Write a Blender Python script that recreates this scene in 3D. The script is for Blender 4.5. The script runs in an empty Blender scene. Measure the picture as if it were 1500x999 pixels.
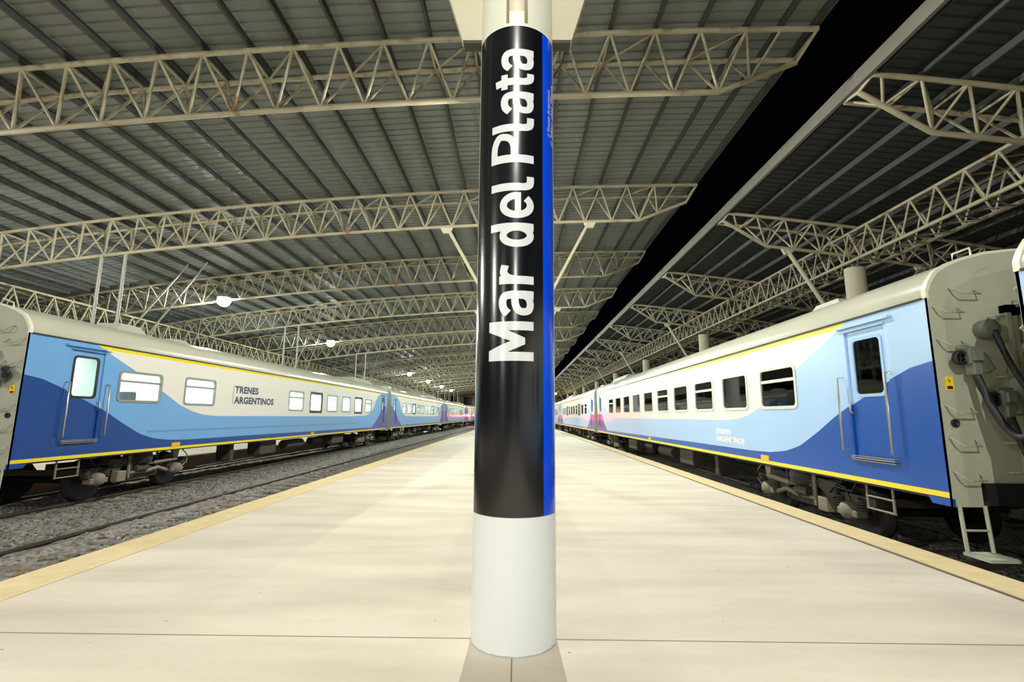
import bpy, bmesh, math, random
from mathutils import Vector, Matrix
random.seed(7)
PI = math.pi
D = math.radians
sc = bpy.context.scene
COL = sc.collection

# ------------------------------------------------------------------ camera
CAM_Z = 1.575
FPX = 708.0
cd = bpy.data.cameras.new('camera'); cam = bpy.data.objects.new('camera', cd); COL.objects.link(cam)
cd.sensor_fit = 'HORIZONTAL'; cd.sensor_width = 36.0; cd.lens = FPX / 1500 * 36.0
cd.clip_start = 0.05; cd.clip_end = 600
d = Vector((758 - 750, 499.5 - 610, FPX)).normalized()      # the world's Y axis in camera axes (right, up, forward)
ROLL = 0.005
u_ = Vector((math.sin(ROLL), math.cos(ROLL), 0)); u_ = (u_ - d * u_.dot(d)).normalized()
r_ = u_.cross(d)
if r_.x < 0: r_ = -r_
def to_world(v): return Vector((r_.dot(v), d.dot(v), u_.dot(v)))
cr, cu, cf = to_world(Vector((1, 0, 0))), to_world(Vector((0, 1, 0))), to_world(Vector((0, 0, 1)))
cam.matrix_world = Matrix(((cr.x, cu.x, -cf.x, 0), (cr.y, cu.y, -cf.y, 0), (cr.z, cu.z, -cf.z, CAM_Z), (0, 0, 0, 1)))
sc.camera = cam

# ------------------------------------------------------------------ world, exposure, lamp powers
w = bpy.data.worlds.new('night'); sc.world = w; w.use_nodes = True
bg = w.node_tree.nodes['Background']; bg.inputs[0].default_value = (0.02, 0.03, 0.05, 1); bg.inputs[1].default_value = 0.02
sc.view_settings.view_transform = 'Standard'; sc.view_settings.look = 'None'
sc.view_settings.gamma = 1.0; sc.view_settings.use_curve_mapping = False
sc.view_settings.exposure = 0.0
P_CENTRE, P_LEFT = 5200, 3600
LAMP_COL = (1.0, 0.985, 0.91)
LAMP_COL_FAR = (.90, 1.0, .92)

# ------------------------------------------------------------------ materials
def new_mat(name):
    m = bpy.data.materials.new(name); m.use_nodes = True
    nt = m.node_tree
    return m, nt, nt.nodes['Principled BSDF']
def lin(c):
    return tuple(((x / 255) / 12.92 if x / 255 <= .04045 else ((x / 255 + .055) / 1.055) ** 2.4) for x in c) + (1,)
def simple(name, rgb, rough=.6, metal=0.0, var=0.12, scale=3.0, bump=0.0, spec=.5):
    m, nt, b = new_mat(name)
    b.inputs['Roughness'].default_value = rough; b.inputs['Metallic'].default_value = metal
    b.inputs['Specular IOR Level'].default_value = spec
    tc = nt.nodes.new('ShaderNodeTexCoord'); no = nt.nodes.new('ShaderNodeTexNoise')
    no.inputs['Scale'].default_value = scale; no.inputs['Detail'].default_value = 5
    nt.links.new(tc.outputs['Object'], no.inputs['Vector'])
    mx = nt.nodes.new('ShaderNodeMix'); mx.data_type = 'RGBA'
    c = lin(rgb)
    mx.inputs[6].default_value = tuple(x * (1 - var) for x in c[:3]) + (1,)
    mx.inputs[7].default_value = tuple(min(1, x * (1 + var)) for x in c[:3]) + (1,)
    nt.links.new(no.outputs['Fac'], mx.inputs[0]); nt.links.new(mx.outputs[2], b.inputs['Base Color'])
    if bump:
        bp = nt.nodes.new('ShaderNodeBump'); bp.inputs['Strength'].default_value = bump
        nt.links.new(no.outputs['Fac'], bp.inputs['Height']); nt.links.new(bp.outputs['Normal'], b.inputs['Normal'])
    return m
def emit(name, rgb, strength):
    m = bpy.data.materials.new(name); m.use_nodes = True; nt = m.node_tree
    nt.nodes.remove(nt.nodes['Principled BSDF'])
    e = nt.nodes.new('ShaderNodeEmission'); e.inputs[0].default_value = tuple(rgb) + (1,); e.inputs[1].default_value = strength
    nt.links.new(e.outputs[0], nt.nodes['Material Output'].inputs[0]); return m
def glass(name, tint, gloss=.12):
    m = bpy.data.materials.new(name); m.use_nodes = True; nt = m.node_tree
    nt.nodes.remove(nt.nodes['Principled BSDF'])
    t = nt.nodes.new('ShaderNodeBsdfTransparent'); t.inputs[0].default_value = tuple(tint) + (1,)
    g = nt.nodes.new('ShaderNodeBsdfGlossy'); g.inputs['Roughness'].default_value = .03
    lw = nt.nodes.new('ShaderNodeLayerWeight'); mx = nt.nodes.new('ShaderNodeMixShader')
    fac = math_node(nt, 'ADD', math_node(nt, 'MULTIPLY', math_node(nt, 'POWER', lw.outputs['Facing'], 4.0), .7), gloss * .35)
    nt.links.new(fac, mx.inputs[0]); nt.links.new(t.outputs[0], mx.inputs[1]); nt.links.new(g.outputs[0], mx.inputs[2])
    nt.links.new(mx.outputs[0], nt.nodes['Material Output'].inputs[0]); return m

def math_node(nt, op, a, b=None, c=None):
    n = nt.nodes.new('ShaderNodeMath'); n.operation = op
    for i, v in enumerate((a, b, c)):
        if v is None: continue
        if isinstance(v, (int, float)): n.inputs[i].default_value = v
        else: nt.links.new(v, n.inputs[i])
    return n.outputs[0]
def mixc(nt, fac, a, b):
    n = nt.nodes.new('ShaderNodeMix'); n.data_type = 'RGBA'
    nt.links.new(fac, n.inputs[0])
    for i, v in ((6, a), (7, b)):
        if isinstance(v, tuple): n.inputs[i].default_value = v
        else: nt.links.new(v, n.inputs[i])
    return n.outputs[2]
CAR_L = 26.0
CURVE_A = [(0, 2.31), (.4, 2.25), (.9, 2.08), (1.6, 1.80), (2.05, 1.60), (2.5, 1.36), (3.1, 1.08), (3.6, .95), (4.2, .885), (5, .865), (9, .86), (14, .84), (26, .80)]
CURVE_B = [(0, 3.3), (1.5, 3.12), (1.88, 2.95), (2.93, 2.53), (4.44, 1.82), (5, 1.65), (5.5, 1.56), (6.2, 1.525), (19, 1.52), (21.2, 1.57), (22, 1.7), (22.55, 1.92), (22.9, 2.2), (23.25, 2.6), (23.7, 2.88), (24.3, 3.0), (25, 3.12), (26, 3.3)]
CURVE_M = [(0, .2), (21.8, .2), (22.1, .6), (22.5, .82), (23.4, 1.2), (24.2, 1.68), (25.1, 2.15), (26, 2.3)]
def livery(name, both_ends, pink, light, dark, white, wave):
    m, nt, b = new_mat(name)
    b.inputs['Roughness'].default_value = .28
    tc = nt.nodes.new('ShaderNodeTexCoord'); sp = nt.nodes.new('ShaderNodeSeparateXYZ')
    nt.links.new(tc.outputs['Object'], sp.inputs[0])
    u, z = sp.outputs[1], sp.outputs[2]
    if both_ends: u = math_node(nt, 'ADD', math_node(nt, 'ABSOLUTE', math_node(nt, 'SUBTRACT', u, 13.0)), 13.0)
    un = math_node(nt, 'DIVIDE', u, CAR_L); zn = math_node(nt, 'DIVIDE', z, 4.0)
    def below(pts):
        n = nt.nodes.new('ShaderNodeFloatCurve'); cv = n.mapping.curves[0]
        while len(cv.points) > 2: cv.points.remove(cv.points[1])
        P = [(x / CAR_L, y / 4.0) for x, y in pts]
        cv.points[0].location = P[0]; cv.points[1].location = P[-1]
        for p in P[1:-1]: cv.points.new(*p)
        for p in cv.points: p.handle_type = 'AUTO' if False else 'VECTOR'
        n.mapping.update(); nt.links.new(un, n.inputs['Value'])
        return math_node(nt, 'LESS_THAN', zn, n.outputs[0])
    lt = below(CURVE_B)
    # the flat parts of each paint colour, faintly varied
    no = nt.nodes.new('ShaderNodeTexNoise'); no.inputs['Scale'].default_value = .6
    nt.links.new(tc.outputs['Object'], no.inputs['Vector'])
    lightc = mixc(nt, no.outputs['Fac'], tuple(x * .93 for x in lin(light)[:3]) + (1,), tuple(x * 1.05 for x in lin(light)[:3]) + (1,))
    if wave:   # thin darker ripple line in the light blue band
        inb = math_node(nt, 'MULTIPLY', math_node(nt, 'COMPARE', z, 1.13, .025), math_node(nt, 'COMPARE', u, 11.5, 8.2))
        lightc = mixc(nt, inb, lightc, tuple(x * .72 for x in lin(light)[:3]) + (1,))
    col = mixc(nt, lt, lin(white), lightc)
    yt = math_node(nt, 'MULTIPLY', math_node(nt, 'GREATER_THAN', z, 3.015), math_node(nt, 'SUBTRACT', 1.0, lt))
    col = mixc(nt, yt, col, lin((236, 214, 20)))
    if pink:   # pale pink cloud
        ex = math_node(nt, 'DIVIDE', math_node(nt, 'SUBTRACT', u, 22.6), 2.6); ez = math_node(nt, 'DIVIDE', math_node(nt, 'SUBTRACT', z, 1.58), .24)
        el = math_node(nt, 'ADD', math_node(nt, 'MULTIPLY', ex, ex), math_node(nt, 'MULTIPLY', ez, ez))
        col = mixc(nt, math_node(nt, 'LESS_THAN', el, 1.0), col, lin((232, 205, 228)))
    if not both_ends or True:
        col = mixc(nt, below(CURVE_A) if not both_ends else math_node(nt, 'LESS_THAN', z, .83), col, lin(dark))
    mt = below(CURVE_M)
    if pink:
        mc = mixc(nt, math_node(nt, 'GREATER_THAN', z, 1.36), lin((84, 72, 150)), lin((232, 70, 150)))
        mc = mixc(nt, math_node(nt, 'GREATER_THAN', z, 1.75), mc, lin((240, 225, 240)))
        col = mixc(nt, mt, col, mc)
    else:
        col = mixc(nt, mt, col, lin((68, 74, 160)))
    ys = math_node(nt, 'COMPARE', z, .668, .034)
    col = mixc(nt, ys, col, lin((238, 218, 40)))
    nt.links.new(col, b.inputs['Base Color'])
    return m

M = {}
M['cream_steel'] = simple('cream_painted_steel', (184, 178, 152), .55, 0, .15, 1.5)
M['grey_steel'] = simple('grey_painted_steel', (150, 148, 138), .55, 0, .12, 2)
M['dark_steel'] = simple('purlin_steel', (58, 58, 56), .6, 0, .1, 2)
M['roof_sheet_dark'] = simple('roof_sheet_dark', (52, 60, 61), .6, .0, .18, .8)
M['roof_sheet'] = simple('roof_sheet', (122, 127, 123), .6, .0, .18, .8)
M['black'] = simple('black_iron', (26, 26, 27), .6, 0, .3, 6, .2)
M['under'] = simple('dirty_undergear', (66, 60, 53), .75, 0, .35, 7, .3)
M['pale_gear'] = simple('pale_undergear', (128, 120, 104), .6, 0, .2, 9, .1)
M['rail'] = simple('rail_steel', (120, 112, 104), .35, .7, .2, 5)
M['railside'] = simple('rail_rust', (66, 54, 46), .8, 0, .3, 8, .2)
M['sleeper'] = simple('sleeper_concrete', (120, 114, 104), .9, 0, .25, 6, .3)
M['stone'] = simple('stone', (110, 108, 104), .9, 0, .45, 4, .2)
M['leaf'] = simple('dry_leaf', (142, 112, 80), .9, 0, .4, 9)
M['car_roof'] = simple('car_roof_paint', (188, 188, 170), .22, 0, .06, .7)
M['car_end'] = simple('car_end_paint', (172, 174, 156), .5, 0, .12, 2)
M['rim_pale'] = simple('roof_rim_paint', (222, 222, 202), .35, 0, .05, 2)
M['frame_white'] = simple('window_frame_pale', (206, 206, 196), .4, .2, .06, 3)
M['frame_grey'] = simple('window_frame_grey', (150, 154, 146), .4, .3, .08, 3)
M['rubber'] = simple('rubber', (22, 23, 25), .55, 0, .2, 5)
M['fascia'] = simple('fascia_sheet', (104, 101, 92), .6, 0, .15, 1)
M['bellows'] = simple('bellows_canvas', (128, 122, 100), .8, 0, .2, 4)
M['socket'] = simple('socket_grey', (112, 118, 108), .5, .2, .25, 8)
M['chrome'] = simple('brushed_metal', (170, 166, 158), .32, .7, .1, 9)
M['yellow'] = simple('yellow_plate', (240, 206, 30), .5, 0, .06, 9)
M['orange'] = simple('orange_tag', (244, 178, 30), .5, 0, .06, 9)
M['white'] = simple('white_paint', (236, 238, 236), .35, 0, .03, 2)
M['letter_white'] = simple('white_vinyl', (226, 229, 232), .22, 0, .02, 2, 0.0, .9)
M['letter_blue'] = simple('navy_vinyl', (58, 70, 96), .35, 0, .05, 2)
M['vinyl_black'] = simple('black_vinyl', (10, 12, 20), .2, 0, .2, 1.5, 0.0, .9)
M['vinyl_blue'] = simple('blue_vinyl', (8, 78, 236), .18, 0, .06, 1.5)
M['wall'] = simple('end_wall_plaster', (176, 138, 96), .9, 0, .2, .3)
M['brick'] = simple('platform_wall', (150, 120, 98), .9, 0, .35, 5, .3)
M['seat'] = simple('seat_cloth', (92, 96, 108), .9, 0, .15, 9)
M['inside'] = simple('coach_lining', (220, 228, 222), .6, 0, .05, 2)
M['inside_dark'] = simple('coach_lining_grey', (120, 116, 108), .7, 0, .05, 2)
M['glass_dark'] = glass('smoked_glass', (.30, .31, .32))
M['glass_lit'] = glass('clear_greenish_glass', (.90, .96, .93))
M['glass_night'] = simple('dark_glazing', (14, 18, 28), .1, 0, .1, 1)
M['lamp'] = emit('lamp_lens', (1, .95, .86), 60)
M['warm_lamp'] = emit('warm_lamp_lens', (1, .72, .4), 20)
M['red_lamp'] = emit('red_lamp_lens', (1, .08, .05), 40)
M['tube'] = emit('coach_ceiling_tube', (.96, 1, .97), 22)
LV = dict(  # left blues darker than right: different lighting put into the paint
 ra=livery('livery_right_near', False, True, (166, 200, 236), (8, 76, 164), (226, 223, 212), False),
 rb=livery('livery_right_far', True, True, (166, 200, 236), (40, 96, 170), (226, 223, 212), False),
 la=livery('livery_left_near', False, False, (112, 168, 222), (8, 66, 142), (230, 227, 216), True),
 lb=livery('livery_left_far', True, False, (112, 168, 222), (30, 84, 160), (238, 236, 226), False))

def platform_mat():
    m, nt, b = new_mat('platform_concrete'); b.inputs['Roughness'].default_value = .8
    tc = nt.nodes.new('ShaderNodeTexCoord'); mp = nt.nodes.new('ShaderNodeMapping')
    mp.inputs['Scale'].default_value = (.35, 1.6, 1); nt.links.new(tc.outputs['Object'], mp.inputs[0])
    n1 = nt.nodes.new('ShaderNodeTexNoise'); n1.inputs['Scale'].default_value = 1.1; n1.inputs['Detail'].default_value = 8
    nt.links.new(mp.outputs[0], n1.inputs['Vector'])
    n2 = nt.nodes.new('ShaderNodeTexNoise'); n2.inputs['Scale'].default_value = 14; n2.inputs['Detail'].default_value = 4
    nt.links.new(tc.outputs['Object'], n2.inputs['Vector'])
    ramp = nt.nodes.new('ShaderNodeValToRGB'); nt.links.new(n1.outputs['Fac'], ramp.inputs[0])
    ramp.color_ramp.elements[0].position = .3; ramp.color_ramp.elements[0].color = lin((197, 187, 168))
    ramp.color_ramp.elements[1].position = .62; ramp.color_ramp.elements[1].color = lin((219, 210, 192))
    fac = math_node(nt, 'MULTIPLY', n2.outputs['Fac'], .18)
    col = mixc(nt, fac, ramp.outputs[0], lin((170, 160, 140)))
    vo = nt.nodes.new('ShaderNodeTexVoronoi'); vo.inputs['Scale'].default_value = 3.1; nt.links.new(tc.outputs['Object'], vo.inputs['Vector'])
    sp_ = math_node(nt, 'LESS_THAN', vo.outputs['Distance'], .035)
    col = mixc(nt, math_node(nt, 'MULTIPLY', sp_, .6), col, lin((96, 88, 74)))
    s = nt.nodes.new('ShaderNodeSeparateXYZ'); nt.links.new(tc.outputs['Object'], s.inputs[0])
    # transverse construction joints every six metres, a lengthwise one in front of the column
    fr = math_node(nt, 'ABSOLUTE', math_node(nt, 'SUBTRACT', math_node(nt, 'PINGPONG', math_node(nt, 'ADD', s.outputs[1], 54.25), 6.0), 6.0))
    fr = math_node(nt, 'PINGPONG', math_node(nt, 'ADD', s.outputs[1], 56.25), 6.0)
    j = math_node(nt, 'LESS_THAN', fr, .008)
    j2 = math_node(nt, 'MULTIPLY', math_node(nt, 'COMPARE', s.outputs[0], -.03, .005), math_node(nt, 'LESS_THAN', s.outputs[1], 3.75))
    col = mixc(nt, math_node(nt, 'MULTIPLY', math_node(nt, 'MAXIMUM', j, j2), .75), col, lin((84, 74, 60)))
    nt.links.new(col, b.inputs['Base Color'])
    bp = nt.nodes.new('ShaderNodeBump'); bp.inputs['Strength'].default_value = .08; nt.links.new(n2.outputs['Fac'], bp.inputs['Height'])
    nt.links.new(bp.outputs[0], b.inputs['Normal'])
    return m
M['platform'] = platform_mat()
M['edge_strip'] = simple('yellow_edge_paving', (216, 196, 150), .8, 0, .2, 5, .2)
M['edge_border'] = simple('edge_border_paving', (98, 86, 68), .85, 0, .2, 9)
def ballast_mat():
    m, nt, b = new_mat('ballast_gravel'); b.inputs['Roughness'].default_value = .95
    tc = nt.nodes.new('ShaderNodeTexCoord')
    v = nt.nodes.new('ShaderNodeTexVoronoi'); v.inputs['Scale'].default_value = 17; nt.links.new(tc.outputs['Object'], v.inputs['Vector'])
    n = nt.nodes.new('ShaderNodeTexNoise'); n.inputs['Scale'].default_value = 2.2; n.inputs['Detail'].default_value = 7; nt.links.new(tc.outputs['Object'], n.inputs['Vector'])
    sp = nt.nodes.new('ShaderNodeSeparateColor'); nt.links.new(v.outputs['Color'], sp.inputs[0])
    c1 = mixc(nt, sp.outputs[0], lin((104, 104, 99)), lin((190, 187, 180)))
    col = mixc(nt, math_node(nt, 'MULTIPLY', n.outputs['Fac'], .7), c1, lin((112, 103, 90)))
    nt.links.new(col, b.inputs['Base Color'])
    bp = nt.nodes.new('ShaderNodeBump'); bp.inputs['Strength'].default_value = .9; bp.inputs['Distance'].default_value = .05
    nt.links.new(v.outputs['Distance'], bp.inputs['Height']); bp.invert = True
    nt.links.new(bp.outputs[0], b.inputs['Normal']); return m
M['ballast'] = ballast_mat()
def column_mat():
    m, nt, b = new_mat('column_white_paint'); b.inputs['Roughness'].default_value = .35
    tc = nt.nodes.new('ShaderNodeTexCoord'); s = nt.nodes.new('ShaderNodeSeparateXYZ'); nt.links.new(tc.outputs['Object'], s.inputs[0])
    n = nt.nodes.new('ShaderNodeTexNoise'); n.inputs['Scale'].default_value = 3; n.inputs['Detail'].default_value = 6
    mp = nt.nodes.new('ShaderNodeMapping'); mp.inputs['Scale'].default_value = (6, 6, .7); nt.links.new(tc.outputs['Object'], mp.inputs[0]); nt.links.new(mp.outputs[0], n.inputs['Vector'])
    # rusty run-off streaks down the front above the black wrap
    st = math_node(nt, 'MAXIMUM', math_node(nt, 'COMPARE', s.outputs[0], -.075, .012), math_node(nt, 'COMPARE', s.outputs[0], .075, .014))
    st = math_node(nt, 'MULTIPLY', st, math_node(nt, 'MULTIPLY', math_node(nt, 'GREATER_THAN', s.outputs[2], 4.72), math_node(nt, 'LESS_THAN', s.outputs[1], 0.0)))
    wide = math_node(nt, 'MULTIPLY', math_node(nt, 'COMPARE', s.outputs[0], 0.0, .07), math_node(nt, 'MULTIPLY', math_node(nt, 'GREATER_THAN', s.outputs[2], 4.83), math_node(nt, 'LESS_THAN', s.outputs[1], 0.0)))
    base = mixc(nt, math_node(nt, 'GREATER_THAN', s.outputs[2], 4.7), lin((232, 236, 236)), lin((222, 222, 206)))
    col = mixc(nt, math_node(nt, 'MULTIPLY', wide, .55), base, lin((178, 160, 120)))
    col = mixc(nt, math_node(nt, 'MULTIPLY', st, math_node(nt, 'ADD', n.outputs['Fac'], .25)), col, lin((110, 84, 48)))
    # scuffs at the foot
    lo = math_node(nt, 'MULTIPLY', math_node(nt, 'LESS_THAN', s.outputs[2], math_node(nt, 'MULTIPLY', n.outputs['Fac'], .022)), .6)
    col = mixc(nt, lo, col, lin((140, 138, 130)))
    nt.links.new(col, b.inputs['Base Color']); return m
M['column'] = column_mat()
def truss_mat():
    m, nt, b = new_mat('truss_paint'); b.inputs['Roughness'].default_value = .55
    tc = nt.nodes.new('ShaderNodeTexCoord'); n = nt.nodes.new('ShaderNodeTexNoise'); n.inputs['Scale'].default_value = 1.3; n.inputs['Detail'].default_value = 8
    nt.links.new(tc.outputs['Object'], n.inputs['Vector'])
    r = nt.nodes.new('ShaderNodeValToRGB'); nt.links.new(n.outputs['Fac'], r.inputs[0])
    r.color_ramp.elements[0].position = .30; r.color_ramp.elements[0].color = lin((128, 92, 62))
    r.color_ramp.elements[1].position = .36; r.color_ramp.elements[1].color = lin((150, 142, 117))
    e = r.color_ramp.elements.new(.7); e.color = lin((166, 158, 132))
    nt.links.new(r.outputs[0], b.inputs['Base Color']); return m
M['truss'] = truss_mat()

# ------------------------------------------------------------------ mesh helpers
class MB:
    def __init__(s): s.v = []; s.f = []; s.sm = []; s.mi = []
    def add(s, vs, fs, smooth=False, mi=0):
        o = len(s.v); s.v += [tuple(v) for v in vs]
        for f in fs: s.f.append(tuple(i + o for i in f)); s.sm.append(smooth); s.mi.append(mi)
        return s
    def box(s, x0, x1, y0, y1, z0, z1, mi=0):
        x0, x1 = min(x0, x1), max(x0, x1); y0, y1 = min(y0, y1), max(y0, y1); z0, z1 = min(z0, z1), max(z0, z1)
        return s.add([(x0, y0, z0), (x1, y0, z0), (x1, y1, z0), (x0, y1, z0), (x0, y0, z1), (x1, y0, z1), (x1, y1, z1), (x0, y1, z1)],
              [(0, 3, 2, 1), (4, 5, 6, 7), (0, 1, 5, 4), (1, 2, 6, 5), (2, 3, 7, 6), (3, 0, 4, 7)], False, mi)
    def bbox(s, x0, x1, y0, y1, z0, z1, c, mi=0):      # box with chamfered edges
        bm = bmesh.new(); bmesh.ops.create_cube(bm, size=1)
        for v in bm.verts:
            v.co = ((x0 + x1) / 2 + v.co.x * abs(x1 - x0), (y0 + y1) / 2 + v.co.y * abs(y1 - y0), (z0 + z1) / 2 + v.co.z * abs(z1 - z0))
        bmesh.ops.bevel(bm, geom=bm.edges[:], offset=c, segments=2, affect='EDGES', profile=.5)
        bm.verts.index_update()
        s.add([v.co[:] for v in bm.verts], [tuple(v.index for v in f.verts) for f in bm.faces], False, mi); bm.free(); return s
    def tube(s, pts, r, n=8, cap=True, mi=0):
        pts = [Vector(p) for p in pts]; rings = []
        for i, p in enumerate(pts):
            t = (pts[min(i + 1, len(pts) - 1)] - pts[max(i - 1, 0)]).normalized()
            a = t.cross(Vector((0, 0, 1)) if abs(t.z) < .95 else Vector((1, 0, 0))).normalized(); b = t.cross(a)
            rr = r[i] if isinstance(r, (list, tuple)) else r
            rings.append([p + (a * math.cos(2 * PI * k / n) + b * math.sin(2 * PI * k / n)) * rr for k in range(n)])
        vs = [v for R_ in rings for v in R_]
        fs = [(i * n + k, i * n + (k + 1) % n, (i + 1) * n + (k + 1) % n, (i + 1) * n + k) for i in range(len(pts) - 1) for k in range(n)]
        s.add(vs, fs, True, mi)
        if cap:
            s.add(rings[0], [tuple(range(n - 1, -1, -1))], False, mi); s.add(rings[-1], [tuple(range(n))], False, mi)
        return s
    def lathe(s, prof, o=(0, 0, 0), axis='z', n=24, mi=0):   # prof: (radius, height)
        def P(r, h, a):
            c, q = r * math.cos(a), r * math.sin(a)
            p = {'z': (c, q, h), 'x': (h, c, q), 'y': (q, h, c)}[axis]
            return (p[0] + o[0], p[1] + o[1], p[2] + o[2])
        vs = [P(r, h, 2 * PI * k / n) for r, h in prof for k in range(n)]
        fs = [(i * n + k, i * n + (k + 1) % n, (i + 1) * n + (k + 1) % n, (i + 1) * n + k) for i in range(len(prof) - 1) for k in range(n)]
        s.add(vs, fs, True, mi)
        for i in (0, len(prof) - 1):
            if prof[i][0] > 1e-4: s.add([P(prof[i][0], prof[i][1], 2 * PI * k / n) for k in range(n)], [tuple(range(n))], False, mi)
        return s
    def prism(s, poly, axis, a0, a1, mi=0):             # poly in the two other axes, in xyz order
        n = len(poly)
        def P(p, a): return {'x': (a, p[0], p[1]), 'y': (p[0], a, p[1]), 'z': (p[0], p[1], a)}[axis]
        vs = [P(p, a0) for p in poly] + [P(p, a1) for p in poly]
        return s.add(vs, [tuple(range(n)), tuple(range(2 * n - 1, n - 1, -1))] + [(k, n + k, n + (k + 1) % n, (k + 1) % n) for k in range(n)], False, mi)
    def mesh(s, name, mat):
        me = bpy.data.meshes.new(name); me.from_pydata(s.v, [], s.f); me.update()
        for m in (mat if isinstance(mat, (list, tuple)) else [mat]): me.materials.append(m)
        me.polygons.foreach_set('use_smooth', s.sm); me.polygons.foreach_set('material_index', s.mi)
        bm = bmesh.new(); bm.from_mesh(me); bmesh.ops.recalc_face_normals(bm, faces=bm.faces[:]); bm.to_mesh(me); bm.free()
        return me
    def build(s, name, mat, parent=None, label=None):
        return link(name, s.mesh(name, mat), parent, label)
def link(name, data, parent=None, label=None):
    o = bpy.data.objects.new(name, data); COL.objects.link(o)
    if parent: o.parent = parent
    if label: o['label'] = label
    return o
def tag(o, label, cat, group=None, kind=None):
    o['label'] = label; o['category'] = cat
    if group: o['group'] = group
    if kind: o['kind'] = kind
    return o
def thing(name, label, cat, loc=(0, 0, 0), rz=0, group=None):
    o = bpy.data.objects.new(name, None); COL.objects.link(o); o.empty_display_size = .3
    o.location = loc; o.rotation_euler = (0, 0, rz); return tag(o, label, cat, group)
def struct(o): o['kind'] = 'structure'; return o
def kids(o): return [c for c in ALLKIDS.get(o.name, [])]
def copy_tree(o, parent=None):
    c = o.copy(); COL.objects.link(c)
    if parent: c.parent = parent
    for ch in list(o.children): copy_tree(ch, c)
    return c
ORD = ['first', 'second', 'third', 'fourth', 'fifth', 'sixth', 'seventh', 'eighth', 'ninth', 'tenth', 'eleventh', 'twelfth', 'thirteenth', 'fourteenth', 'fifteenth', 'sixteenth', 'seventeenth', 'eighteenth', 'nineteenth', 'twentieth']

def text_mesh(txt, size, offset=0.0, spacing=1.0, extrude=0.0):
    cu = bpy.data.curves.new('t', 'FONT'); cu.body = txt; cu.size = size; cu.offset = offset; cu.space_character = spacing; cu.extrude = extrude
    cu.resolution_u = 5
    ob = bpy.data.objects.new('t', cu); COL.objects.link(ob)
    dg = bpy.context.evaluated_depsgraph_get(); dg.update()
    me = bpy.data.meshes.new_from_object(ob.evaluated_get(dg))
    bpy.data.objects.remove(ob); bpy.data.curves.remove(cu)
    return me

# ------------------------------------------------------------------ the shed: constants
TY = lambda n: 3.77 + 10.0 * n                 # trusses stand every ten metres
ZL = lambda x: CAM_Z + 11.45 + .042 * x - .0019 * x * x      # top chord of the left (main) roof
ZR = lambda x: CAM_Z + 10.15 - .10 * (x - 10.55) - .003 * (x - 10.55) ** 2
LTIP, RTIP = 9.05, 10.55
LEND, REND = -40.0, 40.0
Y0, Y1 = -34.0, 206.0
NODE = 1.38
NL = [6.9 - NODE * k for k in range(34)]        # top nodes of the left trusses
NR = [11.95 + NODE * k for k in range(21)]

# ------------------------------------------------------------------ platform, track bed
def slab(name, x0, x1, mat):
    return struct(MB().box(x0, x1, Y0, Y1, -.9, 0).build(name, mat))
slab('floor', -4.36, 4.44, M['platform'])
o = MB()
o.box(-4.86, -4.36, Y0, Y1, -.9, .006); struct(o.build('trim_1', M['edge_strip']))
o = MB(); o.box(4.51, 4.95, Y0, Y1, -.9, .006); struct(o.build('trim_2', M['edge_strip']))
o = MB(); o.box(4.44, 4.51, Y0, Y1, -.9, -.004); struct(o.build('trim_3', M['edge_border']))
slab('floor.001', -29.5, -12.75, M['platform'])
slab('floor.002', 12.75, 24, M['platform'])
def ground(name, x0, x1):
    ys = [Y0]; y = Y0
    while y < Y1:
        y += .14 if 1 < y < 26 else (.6 if -2 < y < 60 else 4); ys.append(min(y, Y1))
    nx = int((x1 - x0) / .14); xs = [x0 + (x1 - x0) * i / nx for i in range(nx + 1)]
    vs = [(x, y, -.50 + random.uniform(-.03, .03) + .05 * math.sin(x * 1.7 + y * .13)) for y in ys for x in xs]
    n = nx + 1
    fs = [(j * n + i, j * n + i + 1, (j + 1) * n + i + 1, (j + 1) * n + i) for j in range(len(ys) - 1) for i in range(nx)]
    return struct(MB().add(vs, fs, True).build(name, M['ballast']))
ground('ground', -12.75, -4.86); ground('ground.001', 4.95, 12.75)
o = MB(); o.box(-60, -29.5, Y0, Y1, -1.0, -.5); struct(o.build('ground.002', M['stone']))
o = MB(); o.box(24, 60, Y0, Y1, -1.0, -.5); struct(o.build('ground.003', M['stone']))
# brown retaining wall of the next platform on the left
o = MB(); o.box(-12.75, -12.66, Y0, Y1, -.6, -.02); struct(o.build('wall_left', M['brick']))

# end of the shed
o = MB()
def wallrect(x0, x1, z0, z1): o.box(x0, x1, Y1, Y1 + .4, z0, z1)
wallrect(-60, -29.5, -.9, 16); wallrect(-25.8, -22.9, -.9, 16); wallrect(-18.6, 60, -.9, 16)
wallrect(-29.5, -25.8, -.9, 7.6); wallrect(-29.5, -25.8, 11.2, 16); wallrect(-22.9, -18.6, -.9, 6.1); wallrect(-22.9, -18.6, 9.6, 16)
struct(o.build('wall_back', M['wall']))
struct(MB().box(-29.5, -25.8, Y1 + .15, Y1 + .2, 7.6, 11.2).build('window_1', M['glass_night']))
struct(MB().box(-22.9, -18.6, Y1 + .15, Y1 + .2, 6.1, 9.6).build('window_2', M['glass_night']))

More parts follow.
